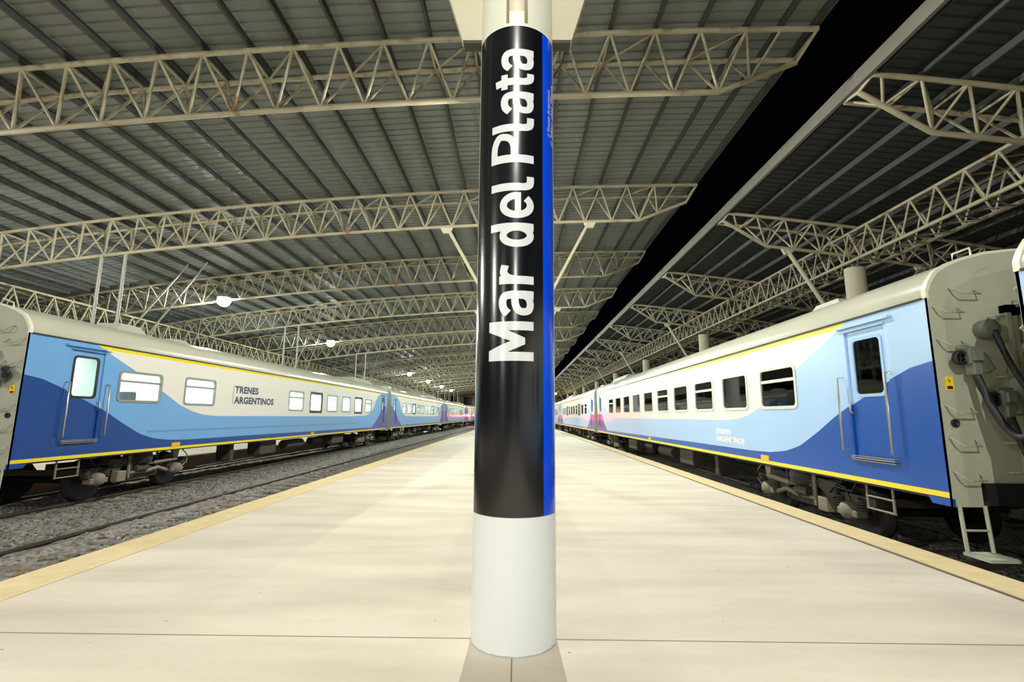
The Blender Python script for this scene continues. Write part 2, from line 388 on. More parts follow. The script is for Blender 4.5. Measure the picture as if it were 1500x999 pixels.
# ------------------------------------------------------------------ roof sheets (ribbed), purlins
def roof(name, zf, x0, x1, nseg, mat):
    xs = [x0 + (x1 - x0) * i / nseg for i in range(nseg + 1)]
    prof = []; y = -16.0
    while y < Y1:
        prof += [(y, 0), (y + .26, 0), (y + .29, .045), (y + .35, .045)]; y += .38
    vs = [(x, y_, zf(x) + .36 + h) for y_, h in prof for x in xs]; n = nseg + 1
    fs = [(j * n + i, j * n + i + 1, (j + 1) * n + i + 1, (j + 1) * n + i) for j in range(len(prof) - 1) for i in range(nseg)]
    return struct(MB().add(vs, fs).build(name, mat))
roof('ceiling', ZL, LEND, LTIP + .1, 34, M['roof_sheet'])
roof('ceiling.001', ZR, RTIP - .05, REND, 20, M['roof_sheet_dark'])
# pale fascia of the right roof along the open gap, thin edge angle of the left roof
struct(MB().box(RTIP - .18, RTIP - .06, -16, Y1, ZR(RTIP) - .05, ZR(RTIP) + .42).build('trim_4', M['fascia']))
struct(MB().box(LTIP + .10, LTIP + .14, -16, Y1, ZL(LTIP) + .22, ZL(LTIP) + .40).build('trim_5', M['fascia']))
def purlin_mesh():
    b = MB()
    b.box(-.006, .006, -16, Y1, 0, .24); b.box(-.006, .075, -16, Y1, 0, .01); b.box(-.006, .075, -16, Y1, .23, .24)
    return b.mesh('purlin', M['dark_steel'])
PM = purlin_mesh()
for xs, zf, lab, grp in ((NL + [7.95, 8.95], ZL, 'grey steel purlin running lengthwise under the left arched roof', 'purlins of the left roof'),
                         (NR + [10.7], ZR, 'dark steel purlin running lengthwise under the right roof', 'purlins of the right roof')):
    for x in xs:
        p = link('roof_purlin', PM); p.location = (x, 0, zf(x) + .09); tag(p, lab, 'purlin', grp)

# ------------------------------------------------------------------ arched trusses
WF = .65                                          # half spacing of the two top chords
def truss_data(zf, tip, nodes, depth, start, kink, end, sgn):
    top_xs = [tip] + ([7.95] if sgn < 0 else []) + nodes + [end]
    ch = {}
    ch['top'] = [(x, 0, zf(x)) for x in top_xs]
    bn = [n_ + sgn * NODE / 2 for n_ in nodes]
    bot_xs = [b for b in bn if (b < kink - .2 if sgn < 0 else b > kink + .2)]
    ch['bot'] = [(start[0], 0, zf(start[0]) - start[1]), (kink, 0, zf(kink) - depth)] + [(x, 0, zf(x) - depth) for x in bot_xs] + [(end, 0, zf(end) - depth)]
    def bz(x):
        t = (x - start[0]) / (kink - start[0])
        return (zf(start[0]) - start[1]) * (1 - t) + (zf(kink) - depth) * t if t < 1 else zf(x) - depth
    braces = []
    fb = kink + (-sgn) * 1.15
    for s in (-1, 1):
        seq = []
        first_b = fb
        if sgn < 0:
            braces.append(((7.95, s * WF, zf(7.95)), (7.2, 0, bz(7.2)))); braces.append(((nodes[0], s * WF, zf(nodes[0])), (7.2, 0, bz(7.2))))
        else:
            braces.append(((tip + .25, s * WF, zf(tip)), (11.25, 0, bz(11.25)))); braces.append(((nodes[0], s * WF, zf(nodes[0])), (11.25, 0, bz(11.25))))
        for i, n_ in enumerate(nodes):
            b = n_ + sgn * NODE / 2
            braces.append(((n_, s * WF, zf(n_)), (b, 0, bz(b))))
            if i + 1 < len(nodes): braces.append(((nodes[i + 1], s * WF, zf(nodes[i + 1])), (b, 0, bz(b))))
    for i, n_ in enumerate(nodes):
        braces.append(((n_, -WF, zf(n_)), (n_, WF, zf(n_))))
        if i + 1 < len(nodes) and i % 2 == 0: braces.append(((n_, -WF, zf(n_)), (nodes[i + 1], WF, zf(nodes[i + 1]))))
    ch['tip'] = [((tip, s * WF, zf(tip)), ch['bot'][0]) for s in (-1, 1)] + [((tip, -WF, zf(tip)), (tip, WF, zf(tip)))]
    return ch, braces
def make_truss(name, ch, braces, detailed, lab, cat, y, vis, cache):
    t = thing(name, lab, cat, (0, y, 0))
    if 'tc' not in cache:
        cache['tc'] = MB().tube(ch['top'], .08, 8).mesh('top_chord', M['truss'])
        cache['bc'] = MB().tube(ch['bot'], .085, 8).mesh('bottom_chord', M['truss'])
        b = MB()
        for p, q in ch['tip']: b.tube([p, q], .05, 6)
        cache['tip'] = b.mesh('end_frame', M['truss'])
        near = sorted(braces, key=lambda pq: abs((pq[0][0] + pq[1][0]) / 2 - vis))
        cache['ind'] = [MB().tube([p, q], .045, 6).mesh('brace', M['truss']) for p, q in near[:98]]
        b = MB()
        for p, q in near[98:]: b.tube([p, q], .045, 6)
        cache['rest'] = b.mesh('brace', M['truss'])
        b = MB()
        for p, q in braces: b.tube([p, q], .045, 5, False)
        cache['lac'] = b.mesh('lacing', M['truss'])
    for s in (-1, 1):
        c = link('top_chord', cache['tc'], t); c.location = (0, s * WF, 0)
    link('bottom_chord', cache['bc'], t); link('end_frame', cache['tip'], t)
    if detailed:
        for me in cache['ind']: link('brace', me, t)
        if len(cache['rest'].vertices): link('brace', cache['rest'], t)['kind'] = 'stuff'
    else: link('lacing', cache['lac'], t)
    return t
chL, brL = truss_data(ZL, LTIP, NL, 1.6, (8.7, .62), 6.2, LEND, -1)
chR, brR = truss_data(ZR, RTIP, NR, 1.25, (10.55, .12), 12.64, REND, 1)
cl, crr = {}, {}
NT = 19
for n in range(0, NT):
    where = 'directly above the black sign column' if n == 0 else '%s beyond the black sign column' % ORD[n - 1]
    make_truss('roof_truss', chL, brL, n in (1, 2), 'cream arched truss of the left roof, ' + where, 'truss', TY(n), -7.0 if n == 1 else -9.0, cl)
    make_truss('roof_truss', chR, brR, n in (1, 2), 'cream truss of the right roof, ' + where, 'truss', TY(n), 14, crr)

# ------------------------------------------------------------------ lengthwise box trusses
def box_truss(lab, xc, hw, z0, z1, y0, y1):
    t = thing('box_truss', lab, 'truss', (xc, 0, 0))
    for sx in (-1, 1):
        MB().tube([(sx * hw, y0, z1), (sx * hw, y1, z1)], .07, 6).build('top_chord', M['truss'], t)
        MB().tube([(sx * hw, y0, z0), (sx * hw, y1, z0)], .08, 6).build('bottom_chord', M['truss'], t)
    for sx in (-1, 1):
        b = MB(); y = y0
        while y < y1 - 1.5:
            b.tube([(sx * hw, y, z0), (sx * hw, y + .62, z1)], .042, 5, False); b.tube([(sx * hw, y + .62, z1), (sx * hw, y + 1.25, z0)], .042, 5, False); y += 1.25
        b.build('side_lacing', M['truss'], t)
    for zc in (z0, z1):
        b = MB(); y = y0
        while y < y1 - 1.5: b.tube([(-hw, y, zc), (hw, y + .62, zc)], .035, 5, False); b.tube([(hw, y + .62, zc), (-hw, y + 1.25, zc)], .035, 5, False); y += 1.25
        b.build('cross_lacing', M['truss'], t)
    return t
box_truss('long cream lattice box girder under the right roof above the round columns', 17.0, .75, CAM_Z + 7.6, CAM_Z + 9.0, -14, Y1 - 1)
box_truss('long rusty cream lattice box girder at the far left behind the left train', -29.6, .6, CAM_Z + 5.75, CAM_Z + 7.2, -14, Y1 - 1)

# ------------------------------------------------------------------ columns
PX, PY, PR = -.02, 3.77, .3077
def column(lab, y, first):
    t = thing('platform_column', lab, 'column', (PX, y, 0))
    top = ZL(0) - 1.6
    MB().lathe([(PR, 0.0), (PR, .5), (PR, 1), (PR, 2), (PR, 3), (PR, 4), (PR, 4.7), (PR, top)], n=96).build('shaft', M['column'], t)
    poly = [(-.47, 4.78), (.47, 4.78), (.94, 5.9), (.62, 5.95), (.28, 5.2), (-.28, 5.2), (-.62, 5.95), (-.94, 5.9)]
    poly = [(-.47, 4.78), (.47, 4.78), (.66, 5.42), (.84, 5.9), (-.84, 5.9), (-.66, 5.42)]
    MB().prism(poly, 'y', -.055, .055).build('bracket', M['cream_steel'], t)
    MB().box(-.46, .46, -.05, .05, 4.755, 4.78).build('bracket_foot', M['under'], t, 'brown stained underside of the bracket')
    zt = ZL(3.7) - 1.6
    for s in (-1, 1):
        MB().tube([(s * .62, 0, 5.7), (s * 3.62, 0, ZL(s * 3.62) - 1.72)], .09, 10).build('strut', M['cream_steel'], t)
        x = s * 3.7; z = ZL(x) - 1.6
        MB().prism([(x - .32, z - .06), (x + .32, z - .06), (x + .16, z - .36), (x - .16, z - .36)], 'y', -.06, .06).build('gusset_plate', M['cream_steel'], t)
    return t
c0 = column('big round station column with a black sign wrap reading Mar del Plata', TY(0), True)
for n in range(2, 16, 2):
    column('round platform column behind the black sign column, %s one down the platform' % ORD[n // 2 - 1], TY(n), False)
# black wrap, blue stripe and lettering on the front column
def arc_sheet(r, a0, a1, z0, z1, n=64):
    b = MB(); A = [a0 + (a1 - a0) * i / n for i in range(n + 1)]
    P = lambda a, rr, z: (math.sin(a) * rr, -math.cos(a) * rr, z)
    ri = PR * .999
    b.add([P(a, r, z) for a in A for z in (z0, z1)], [(2 * i, 2 * i + 2, 2 * i + 3, 2 * i + 1) for i in range(n)], True)
    for z in (z0, z1): b.add([P(a, rr, z) for a in A for rr in (ri, r)], [(2 * i, 2 * i + 2, 2 * i + 3, 2 * i + 1) for i in range(n)])
    for a in (a0, a1): b.add([P(a, ri, z0), P(a, r, z0), P(a, r, z1), P(a, ri, z1)], [(0, 1, 2, 3)])
    return b
WZ0, WZ1 = .886, 4.69
wrap = arc_sheet(PR + .003, D(-74), D(42), WZ0, WZ1).build('sign_wrap', M['vinyl_black'], c0, 'glossy black sign wrap')
stripe = arc_sheet(PR + .003, D(42), D(73), WZ0, WZ1).build('sign_stripe', M['vinyl_blue'], c0, 'bright blue stripe of the sign')
def wrap_text(txt, z0, z1, a_base, a_cap, off, name, parent, mat, r, spacing=1.0, shear=0.0):
    me = text_mesh(txt, 1.0, off, spacing)
    bm = bmesh.new(); bm.from_mesh(me)
    xs = [v.co.x for v in bm.verts]; x0, x1 = min(xs), max(xs)
    cap = .70
    for k in range(-6, 24):
        bmesh.ops.bisect_plane(bm, geom=bm.verts[:] + bm.edges[:] + bm.faces[:], plane_co=(0, k * .05, 0), plane_no=(0, 1, 0))
    for v in bm.verts:
        t = (v.co.x + shear * v.co.y - x0) / (x1 - x0); z = z0 + (z1 - z0) * t
        a = a_base + (a_cap - a_base) * v.co.y / cap
        v.co = (math.sin(a) * r, -math.cos(a) * r, z)
    bm.to_mesh(me); bm.free(); me.materials.clear(); me.materials.append(mat)
    return link(name, me, parent)
# the big bold name, drawn letter by letter: p runs along the text, q is the height above the baseline
LAYER = [0.0]
CAPH, XH, SW = .344, .262, .062
def smooth(pts, k=7):
    if len(pts) < 3: return [Vector(p) for p in pts]
    P = [Vector(p) for p in pts]; P = [P[0] * 2 - P[1]] + P + [P[-1] * 2 - P[-2]]; out = []
    for i in range(1, len(P) - 2):
        for j in range(k):
            t = j / k; a, b, c, e = P[i - 1], P[i], P[i + 1], P[i + 2]
            out.append(.5 * ((2 * b) + (c - a) * t + (2 * a - 5 * b + 4 * c - e) * t * t + (3 * b - a - 3 * c + e) * t ** 3))
    return out + [P[-2]]
def ribbon(b, pts, w_, off, sm=True):
    P = smooth(pts) if sm else [Vector(p) for p in pts]; vs = []
    for i, p in enumerate(P):
        t = (P[min(i + 1, len(P) - 1)] - P[max(i - 1, 0)]).normalized(); n_ = Vector((-t.y, t.x)) * w_ / 2
        vs += [(p.x + n_.x + off, p.y + n_.y, LAYER[0]), (p.x - n_.x + off, p.y - n_.y, LAYER[0])]
    LAYER[0] = (LAYER[0] + .0005) % .002
    b.add(vs, [(2 * i, 2 * i + 1, 2 * i + 3, 2 * i + 2) for i in range(len(P) - 1)])
def glyph(b, ch, o):
    H, X, s = CAPH, XH, SW; h = s / 2; c = .054
    if ch == 'M':
        b.add([(o + p, q, 0) for p, q in [(0, 0), (0, H), (.075, H), (.1445, .50 * H), (.214, H), (.289, H), (.289, 0), (.224, 0), (.224, .56 * H), (.168, .19 * H), (.121, .19 * H), (.065, .56 * H), (.065, 0)]], [tuple(range(13))])
    elif ch == 'a':
        ribbon(b, [(.018, .73 * X), (.05, .85 * X), (.10, X - c / 2), (.145, .84 * X), (.159, .64 * X), (.159, .4 * X), (.159, .2 * X)], s * .95, o); ribbon(b, [(.159, .4 * X), (.159, 0)], s, o, False)
        ribbon(b, [(.165, .54 * X), (.09, .53 * X), (.043, .44 * X), (.031, .29 * X), (.044, .15 * X), (.085, .10 * X), (.13, .15 * X), (.16, .30 * X)], c, o)
    elif ch == 'r':
        ribbon(b, [(h, 0), (h, X)], s, o, False); ribbon(b, [(.03, .50 * X), (.05, .75 * X), (.09, .87 * X), (.145, .83 * X)], s * .95, o)
    elif ch == 'd':
        ribbon(b, [(.16, 0), (.16, H * .99)], s, o, False)
        ribbon(b, [(.092 + .064 * math.cos(a), .5 * X + (.5 * X - .027) * math.sin(a)) for a in [2 * PI * k / 20 for k in range(21)]], .056, o)
    elif ch == 'e':
        ribbon(b, [(.103 + .076 * math.cos(a), .5 * X + (.5 * X - .027) * math.sin(a)) for a in [D(0 + 318 * k / 22) for k in range(23)]], .056, o)
        ribbon(b, [(.04, .47 * X), (.2065, .47 * X)], .046, o, False)
    elif ch == 'l':
        ribbon(b, [(h, H * .99), (h, .30 * H)], s, o, False); ribbon(b, [(h, .32 * H), (h + .002, .2 * H), (.05, .10 * H), (.085, .075 * H), (.118, .08 * H)], s * .93, o)
    elif ch == 'P':
        ribbon(b, [(h, 0), (h, H)], .065, o, False)
        ribbon(b, [(.03, H - .027), (.11, H - .027), (.17, H - .04), (.212, .80 * H), (.216, .69 * H), (.195, .54 * H), (.14, .455 * H), (.03, .445 * H)], .056, o)
    elif ch == 't':
        ribbon(b, [(.052, H * .90), (.064, .6 * H), (.064, .30 * H)], s, o); ribbon(b, [(.064, .32 * H), (.067, .2 * H), (.085, .10 * H), (.112, .075 * H), (.14, .08 * H)], s * .93, o); ribbon(b, [(0, X - .026), (.13, X - .026)], .052, o, False)
LT = MB()
for ch, zz in (('M', 1.971), ('a', 2.301), ('r', 2.541), ('d', 2.826), ('e', 3.054), ('l', 3.275), ('P', 3.506), ('l', 3.766), ('a', 3.915), ('t', 4.128), ('a', 4.29)): glyph(LT, ch, zz)
me = LT.mesh('lettering', M['letter_white']); bm = bmesh.new(); bm.from_mesh(me)
for k in range(1, 18): bmesh.ops.bisect_plane(bm, geom=bm.verts[:] + bm.edges[:] + bm.faces[:], plane_co=(0, k * .02, 0), plane_no=(0, 1, 0))
for v in bm.verts:
    a = D(25.5) - D(63.3) * v.co.y / CAPH; r = PR + .0048 + v.co.z
    v.co = (math.sin(a) * r, -math.cos(a) * r, v.co.x)
bmesh.ops.recalc_face_normals(bm, faces=bm.faces[:])
for f in bm.faces:
    f.normal_update(); c_ = f.calc_center_median()
    if f.normal.x * c_.x + f.normal.y * c_.y < 0: f.normal_flip()
    f.smooth = True
bm.to_mesh(me); bm.free(); link('lettering', me, wrap)
wrap_text('// Trenes Argentinos', 3.80, 4.22, D(60), D(53), .01, 'lettering', stripe, M['letter_white'], PR + .0045)
wrap_text('// Mar del Plata', 3.74, 4.30, D(71), D(63), .02, 'lettering', stripe, M['letter_white'], PR + .0045)

# right hand columns under the box girder
def right_column(lab, y):
    t = thing('round_column', lab, 'column', (17.0, y, 0))
    MB().lathe([(.46, 0), (.46, 3), (.46, 6), (.46, CAM_Z + 7.52)], n=32).build('shaft', M['cream_steel'], t)
    for s in (-1, 1):
        x = s * 3.3; z = ZR(17 + x) - 1.25
        MB().tube([(s * .45, 0, 5.0), (x, 0, z - .1)], .10, 10).build('strut', M['cream_steel'], t)
        MB().prism([(x - .3, z - .02), (x + .3, z - .02), (x + .15, z - .34), (x - .15, z - .34)], 'y', -.06, .06).build('gusset_plate', M['cream_steel'], t)
for n in range(2, 18, 2):
    right_column('thick round cream column behind the right train, %s from the front' % ORD[n // 2 - 1], TY(n))
# twin pipe posts on the far left platform
for n in range(2, 18, 2):
    t = thing('twin_post', 'pair of thin pipe posts behind the left train, %s pair from the front' % ORD[n // 2 - 1], 'post', (-20.9, TY(n), 0))
    for x in (-.62, .62):
        MB().tube([(x, 0, 0), (x, 0, ZL(-20.9 + x) - 1.66)], .075, 8).build('pipe', M['grey_steel'], t)
        MB().tube([(x, .05, 3.2), (x + .1, 6.2, ZL(-20.9 + x) - .1)], .05, 6).build('slanted_stay', M['grey_steel'], t)
    MB().box(-.75, .75, -.2, .2, 0, .08).build('base_plate', M['grey_steel'], t)

# ------------------------------------------------------------------ lamps
def lamp(lab, x, y, z, power, ztop, visible_lens=True, mat='lamp', col=LAMP_COL, r=.22, group=None, globe=False):
    t = thing('hanging_lamp', lab, 'lamp', (x, y, z), 0, group)
    MB().lathe([(.06, .42), (.11, .40), (.13, .2), (r, .10), (r + .03, .02), (r + .03, 0), (r, 0)], n=24).build('reflector', M['grey_steel'], t)
    if globe: MB().lathe([(.06, .1)] + [(r * math.sin(PI * k / 14), -.2 + r * math.cos(PI * k / 14)) for k in range(2, 14)] + [(.001, -.2 - r)], n=24).build('lens', M[mat], t)
    else: MB().lathe([(r * .95, .0), (r * .9, -.004), (r * .6, -.008), (0.001, -.012)], n=20).build('lens', M[mat], t)
    MB().tube([(0, 0, .42), (0, 0, ztop - z)], .02, 6).build('hanger', M['grey_steel'], t)
    ld = bpy.data.lights.new('lamp_light', 'POINT'); ld.energy = power; ld.color = col; ld.shadow_soft_size = .04
    if globe: ld.shadow_soft_size = .012
    l = bpy.data.objects.new('lamp_light', ld); COL.objects.link(l); l.parent = t; l.location = (0, 0, -.035 if not globe else -.215 - r)
    return t
k = 0
for n in range(-3, 17, 2):
    lab = 'hanging lamp over the platform behind the camera' if n < 0 else 'hanging lamp over the platform centre, %s beyond the sign column' % ORD[(n - 1) // 2]
    if n == -3: lab = 'hanging lamp over the platform far behind the camera'
    lamp(lab, -.07, TY(n), CAM_Z + 9.25, P_CENTRE, ZL(0) - 1.6, col=LAMP_COL if n < 3 else LAMP_COL_FAR)
for n in (-3, -1, 1, 3, 5, 9, 11, 13, 15):
    lab = {3: 'largest glaring round lamp hanging above the left train', 5: 'second brightest lamp above the left train', 9: 'third lamp along the left row, above the carriages', 11: 'fourth lamp along the left row, towards the far end',
           13: 'fifth lamp along the left row, towards the far end', 15: 'last small lamp of the left row, near the dark far windows', 1: 'lamp of the left row just outside the view', -1: 'lamp of the left row beside the camera', -3: 'lamp of the left row behind the camera'}[n]
    z = CAM_Z + 8.22
    lamp(lab, -21.0, TY(n) - .35, z, P_LEFT, ZL(-21) - .1, col=LAMP_COL if n < 3 else LAMP_COL_FAR, r=.42, globe=True)  # globe oversized so its glowing ball stands in for the lamp's glare
lamp('small warm lamp low under the far end of the right roof', 11.9, 151, CAM_Z + 7.3, 900, ZR(11.9) - .9, mat='warm_lamp', col=(1, .6, .3), r=.3, globe=True)

# ------------------------------------------------------------------ tracks
TRK = {'left empty': -6.57, 'left train': -10.9, 'right train': 6.72, 'far right': 11.0}
def rail_mesh():
    b = MB(); pr = [(-.065, -.17), (.065, -.17), (.065, -.155), (.012, -.14), (.012, -.045), (.036, -.035), (.036, 0), (-.036, 0), (-.036, -.035), (-.012, -.045), (-.012, -.14), (-.065, -.155)]
    b.prism(pr, 'y', Y0, Y1); b.mi = [1 if (set(f) == {6, 7, 18, 19}) else 0 for f in b.f]
    return b.mesh('rail', [M['railside'], M['rail']])
RM = rail_mesh()
SM = MB().bbox(-1.3, 1.3, -.12, .12, -.2, -.02, .03).mesh('sleeper', M['sleeper'])
nm = {'left empty': 'the empty track beside the platform', 'left train': 'the track under the left train', 'right train': 'the track under the right train', 'far right': 'the track beyond the right train'}
for key, xc in TRK.items():
    for s, side in ((-.84, 'left'), (.84, 'right')):
        r = link('steel_rail', RM); r.location = (xc + s, 0, -.40); tag(r, '%s hand steel rail of %s' % (side, nm[key]), 'rail')
    y = 1.5
    for i in range(70 if key != 'far right' else 20):
        s = link('railway_sleeper', SM); s.location = (xc, y, -.435 if key == 'left empty' else -.455); s.rotation_euler = (0, 0, random.uniform(-.015, .015)); y += .66
        tag(s, 'concrete sleeper half buried in ballast on ' + nm[key], 'sleeper', 'sleepers on ' + nm[key])
def stones(name, n, x0, x1, y0, y1, size, mat, lab, flat=1.0):
    b = MB()
    base = [(1, 0, 0), (-1, 0, 0), (0, 1, 0), (0, -1, 0), (0, 0, 1), (0, 0, -1)]
    F = [(0, 2, 4), (2, 1, 4), (1, 3, 4), (3, 0, 4), (2, 0, 5), (1, 2, 5), (3, 1, 5), (0, 3, 5)]
    for _ in range(n):
        y = y0 + (y1 - y0) * random.random() ** 1.6; x = random.uniform(x0, x1); s = size * random.uniform(.5, 1.4)
        if min(abs(x - c - g) for c in TRK.values() for g in (-.84, .84)) < .13: continue
        q = Matrix.Rotation(random.random() * 6.3, 3, 'Z') @ Matrix.Rotation(random.random() * .9, 3, 'X')
        b.add([Vector((x, y, -.47 + s * .2)) + q @ Vector((p[0] * s * random.uniform(.6, 1.2), p[1] * s * random.uniform(.6, 1.1), p[2] * s * .6 * flat)) for p in base], F)
    return tag(b.build(name, mat), lab, 'stones', None, 'stuff')
stones('ballast_stones', 3600, -8.0, -4.95, 3, 34, .035, M['stone'], 'loose grey ballast stones along the empty left track')
stones('ballast_stones', 3600, -10.2, -7.5, 4, 40, .03, M['stone'], 'fine grey gravel between the two left tracks')
stones('dry_leaves', 130, -7.9, -5.6, 4.5, 24, .075, M['leaf'], 'dry brown leaves and litter on the left track ballast', .35)

# ------------------------------------------------------------------ passenger carriages
def rrect(cu, cz, w_, h, r, n=5):
    pts = []
    for (sx, sz, a0) in ((1, 1, 0), (-1, 1, 90), (-1, -1, 180), (1, -1, 270)):
        for i in range(n + 1):
            a = D(a0 + 90 * i / n)
            pts.append((cu + sx * (w_ / 2 - r) + r * math.cos(a), cz + sz * (h / 2 - r) + r * math.sin(a)))
    return pts
def ring(outer, inner, xa, xb):                   # a flat frame in the y-z plane between x = xa and xb
    n = len(outer); b = MB()
    vs = [(xa, *p) for p in outer] + [(xa, *p) for p in inner] + [(xb, *p) for p in outer] + [(xb, *p) for p in inner]
    fs = []
    for i in range(n):
        j = (i + 1) % n
        fs += [(i, j, n + j, n + i), (2 * n + i, 3 * n + i, 3 * n + j, 2 * n + j), (i, 2 * n + i, 2 * n + j, j), (n + i, n + j, 3 * n + j, 3 * n + i)]
    return b.add(vs, fs)
HW = 1.5
ZB, ZE = .63, 3.11
ROOFP = [(0, 3.11), (0.0, 3.2), (.05, 3.32), (.15, 3.46), (.32, 3.56), (.5, 3.63), (.8, 3.71), (1.14, 3.75), (1.5, 3.77)]
ROOFX = [(-HW + a, z) for a, z in ROOFP] + [(HW - a, z) for a, z in reversed(ROOFP[:-1])]
def side_with_holes(x, holes, t=.05):
    us = sorted({0, CAR_L} | {h[0] for h in holes} | {h[1] for h in holes}); zs = sorted({ZB, ZE} | {h[2] for h in holes} | {h[3] for h in holes})
    b = MB(); s = 1 if x > 0 else -1
    def hole(u, z): return any(h[0] < u < h[1] and h[2] < z < h[3] for h in holes)
    for i in range(len(us) - 1):
        for j in range(len(zs) - 1):
            if hole((us[i] + us[i + 1]) / 2, (zs[j] + zs[j + 1]) / 2): continue
            b.add([(x, us[i], zs[j]), (x, us[i + 1], zs[j]), (x, us[i + 1], zs[j + 1]), (x, us[i], zs[j + 1])], [(0, 1, 2, 3)])
    for h in holes:
        xi = x - s * t
        for (a, c) in (((h[0], h[2]), (h[1], h[2])), ((h[1], h[2]), (h[1], h[3])), ((h[1], h[3]), (h[0], h[3])), ((h[0], h[3]), (h[0], h[2]))):
            b.add([(x, *a), (x, *c), (xi, *c), (xi, *a)], [(0, 1, 2, 3)])
    return b
def make_bogie(root, uc, s, lead):
    bg_ = MB()
    for sx in (-1, 1):
        x = sx * 1.02
        bg_.prism([(uc - 1.85, .20), (uc - 1.85, .33), (uc - .75, .33), (uc - .55, .10), (uc + .55, .10), (uc + .75, .33), (uc + 1.85, .33), (uc + 1.85, .20), (uc + .85, .14), (uc + .6, -.04), (uc - .6, -.04), (uc - .85, .14)], 'x', x - .09, x + .09)
    bg_.box(-1.0, 1.0, uc - .35, uc + .35, .0, .3); bg_.box(-1.0, 1.0, uc - 1.84, uc - 1.74, .2, .32); bg_.box(-1.0, 1.0, uc + 1.74, uc + 1.84, .2, .32)
    b = bg_.build('bogie', M['under'], root)
    for du in (-1.3, 1.3):
        for sx in (-1, 1):
            x = sx * .84
            MB().lathe([(.1, .12 * sx), (.12, .08 * sx), (.30, .05 * sx), (.38, .06 * sx), (.45, .06 * sx), (.45, -.05 * sx), (.48, -.06 * sx), (.48, -.09 * sx), (.40, -.09 * sx), (.3, -.04 * sx), (.1, -.06 * sx)], (x, uc + du, .05), 'x', 28).build('wheel', M['black'], b)
        MB().tube([(-.9, uc + du, .05), (.9, uc + du, .05)], .08, 10).build('axle', M['black'], b)
        # outer side: axle boxes and springs on both sides
        for sx in (-1, 1):
            x = sx * 1.13
            MB().lathe([(.13, -.12 * sx), (.15, .05 * sx), (.13, .13 * sx), (.08, .17 * sx), (.02, .17 * sx)], (x, uc + du, .07), 'x', 16).bbox(x - .1, x + .1, uc + du - .24, uc + du + .24, -.02, .1, .02).build('axle_box', M['pale_gear'], b)
            for dd in (-.27, .27):
                sp = MB()
                pts = [(x - .02 * sx + .075 * math.cos(a), uc + du + dd + .075 * math.sin(a), .10 + .2 * a / (2 * PI * 4.5)) for a in [2 * PI * 4.5 * k / 54 for k in range(55)]]
                sp.tube(pts, .018, 5)
                sp.build('coil_spring', M['under'], b)
    x = s * 1.2
    MB().tube([(x, uc + .35, .30), (x, uc + 1.15, .34)], .055, 12).tube([(x, uc + .15, .29), (x, uc + .36, .30)], .03, 8).build('damper', M['pale_gear'], b, 'pale cylindrical yaw damper')
    MB().prism([(uc + 1.02, .62), (uc + 1.30, .62), (uc + 1.22, .30), (uc + 1.10, .30)], 'x', x - .04, x + .04).build('damper_bracket', M['pale_gear'], b)
    MB().lathe([(.30, -.14), (.33, 0), (.30, .12)], (s * 1.05, uc, .46), 'z', 20).build('air_spring', M['rubber'], b)
    MB().bbox(x - .08, x + .1, uc - .88, uc - .62, -.05, .2, .02).build('sand_box', M['pale_gear'], b, 'pale square box on the bogie frame')
    MB().tube([(x, uc - .45, .55), (x, uc - .45, .0)], .035, 8).tube([(x, uc - .45, .12), (x - .1 * s, uc + .6, .08)], .04, 8).build('brake_pipe', M['pale_gear'], b)
    MB().tube([(x - .02 * s, uc - .25, .20), (x - .02 * s, uc + .12, .20)], .10, 14).tube([(x - .02 * s, uc + .12, .20), (x - .02 * s, uc + .3, .20)], .03, 8).build('brake_cylinder', M['under'], b)
    MB().tube([(x - .05 * s, uc + .95, .05), (x - .02 * s, uc + .55, .16), (x - .02 * s, uc + .1, .10)], .05, 8).build('brake_lever', M['pale_gear'], b)
    for uu in (uc - .35, uc + .5): MB().tube([(x - .02 * s, uu, .58), (x - .02 * s, uu, .02)], .028, 8).tube([(x - .02 * s, uu - .06, .34), (x - .02 * s, uu + .06, .34)], .045, 8).build('hanger_link', M['under'], b)
    MB().tube([(x + .02 * s, uc - 1.62, .56), (x + .02 * s, uc - 1.50, .40), (x + .02 * s, uc - 1.05, .42), (x + .02 * s, uc - .9, .30)], .02, 6).tube([(x + .03 * s, uc - 1.0, .50), (x + .03 * s, uc - 1.35, .44), (x + .03 * s, uc - 1.45, .24)], .016, 6).build('air_hose', M['rubber'], b)
    MB().prism([(uc - 1.0, .46), (uc - .5, .50), (uc - .45, .34), (uc - .6, .30), (uc - .7, .20), (uc - .9, .20), (uc - 1.02, .32)], 'x', x - .06 * s - .03, x - .06 * s + .03).build('frame_bracket', M['under'], b)
    hose = [(x, uc + 1.45, .58), (x + .04 * s, uc + 1.62, .42), (x + .05 * s, uc + 1.62, .22), (x, uc + 1.40, .05)]
    MB().tube(hose, .016, 6).build('hose', M['pale_gear'], b)
    MB().tube([(x, uc + .4, .48), (x, uc - .2, .40), (x - .1 * s, uc - 1.1, .50)], .025, 6).build('pipe', M['under'], b)
    return b
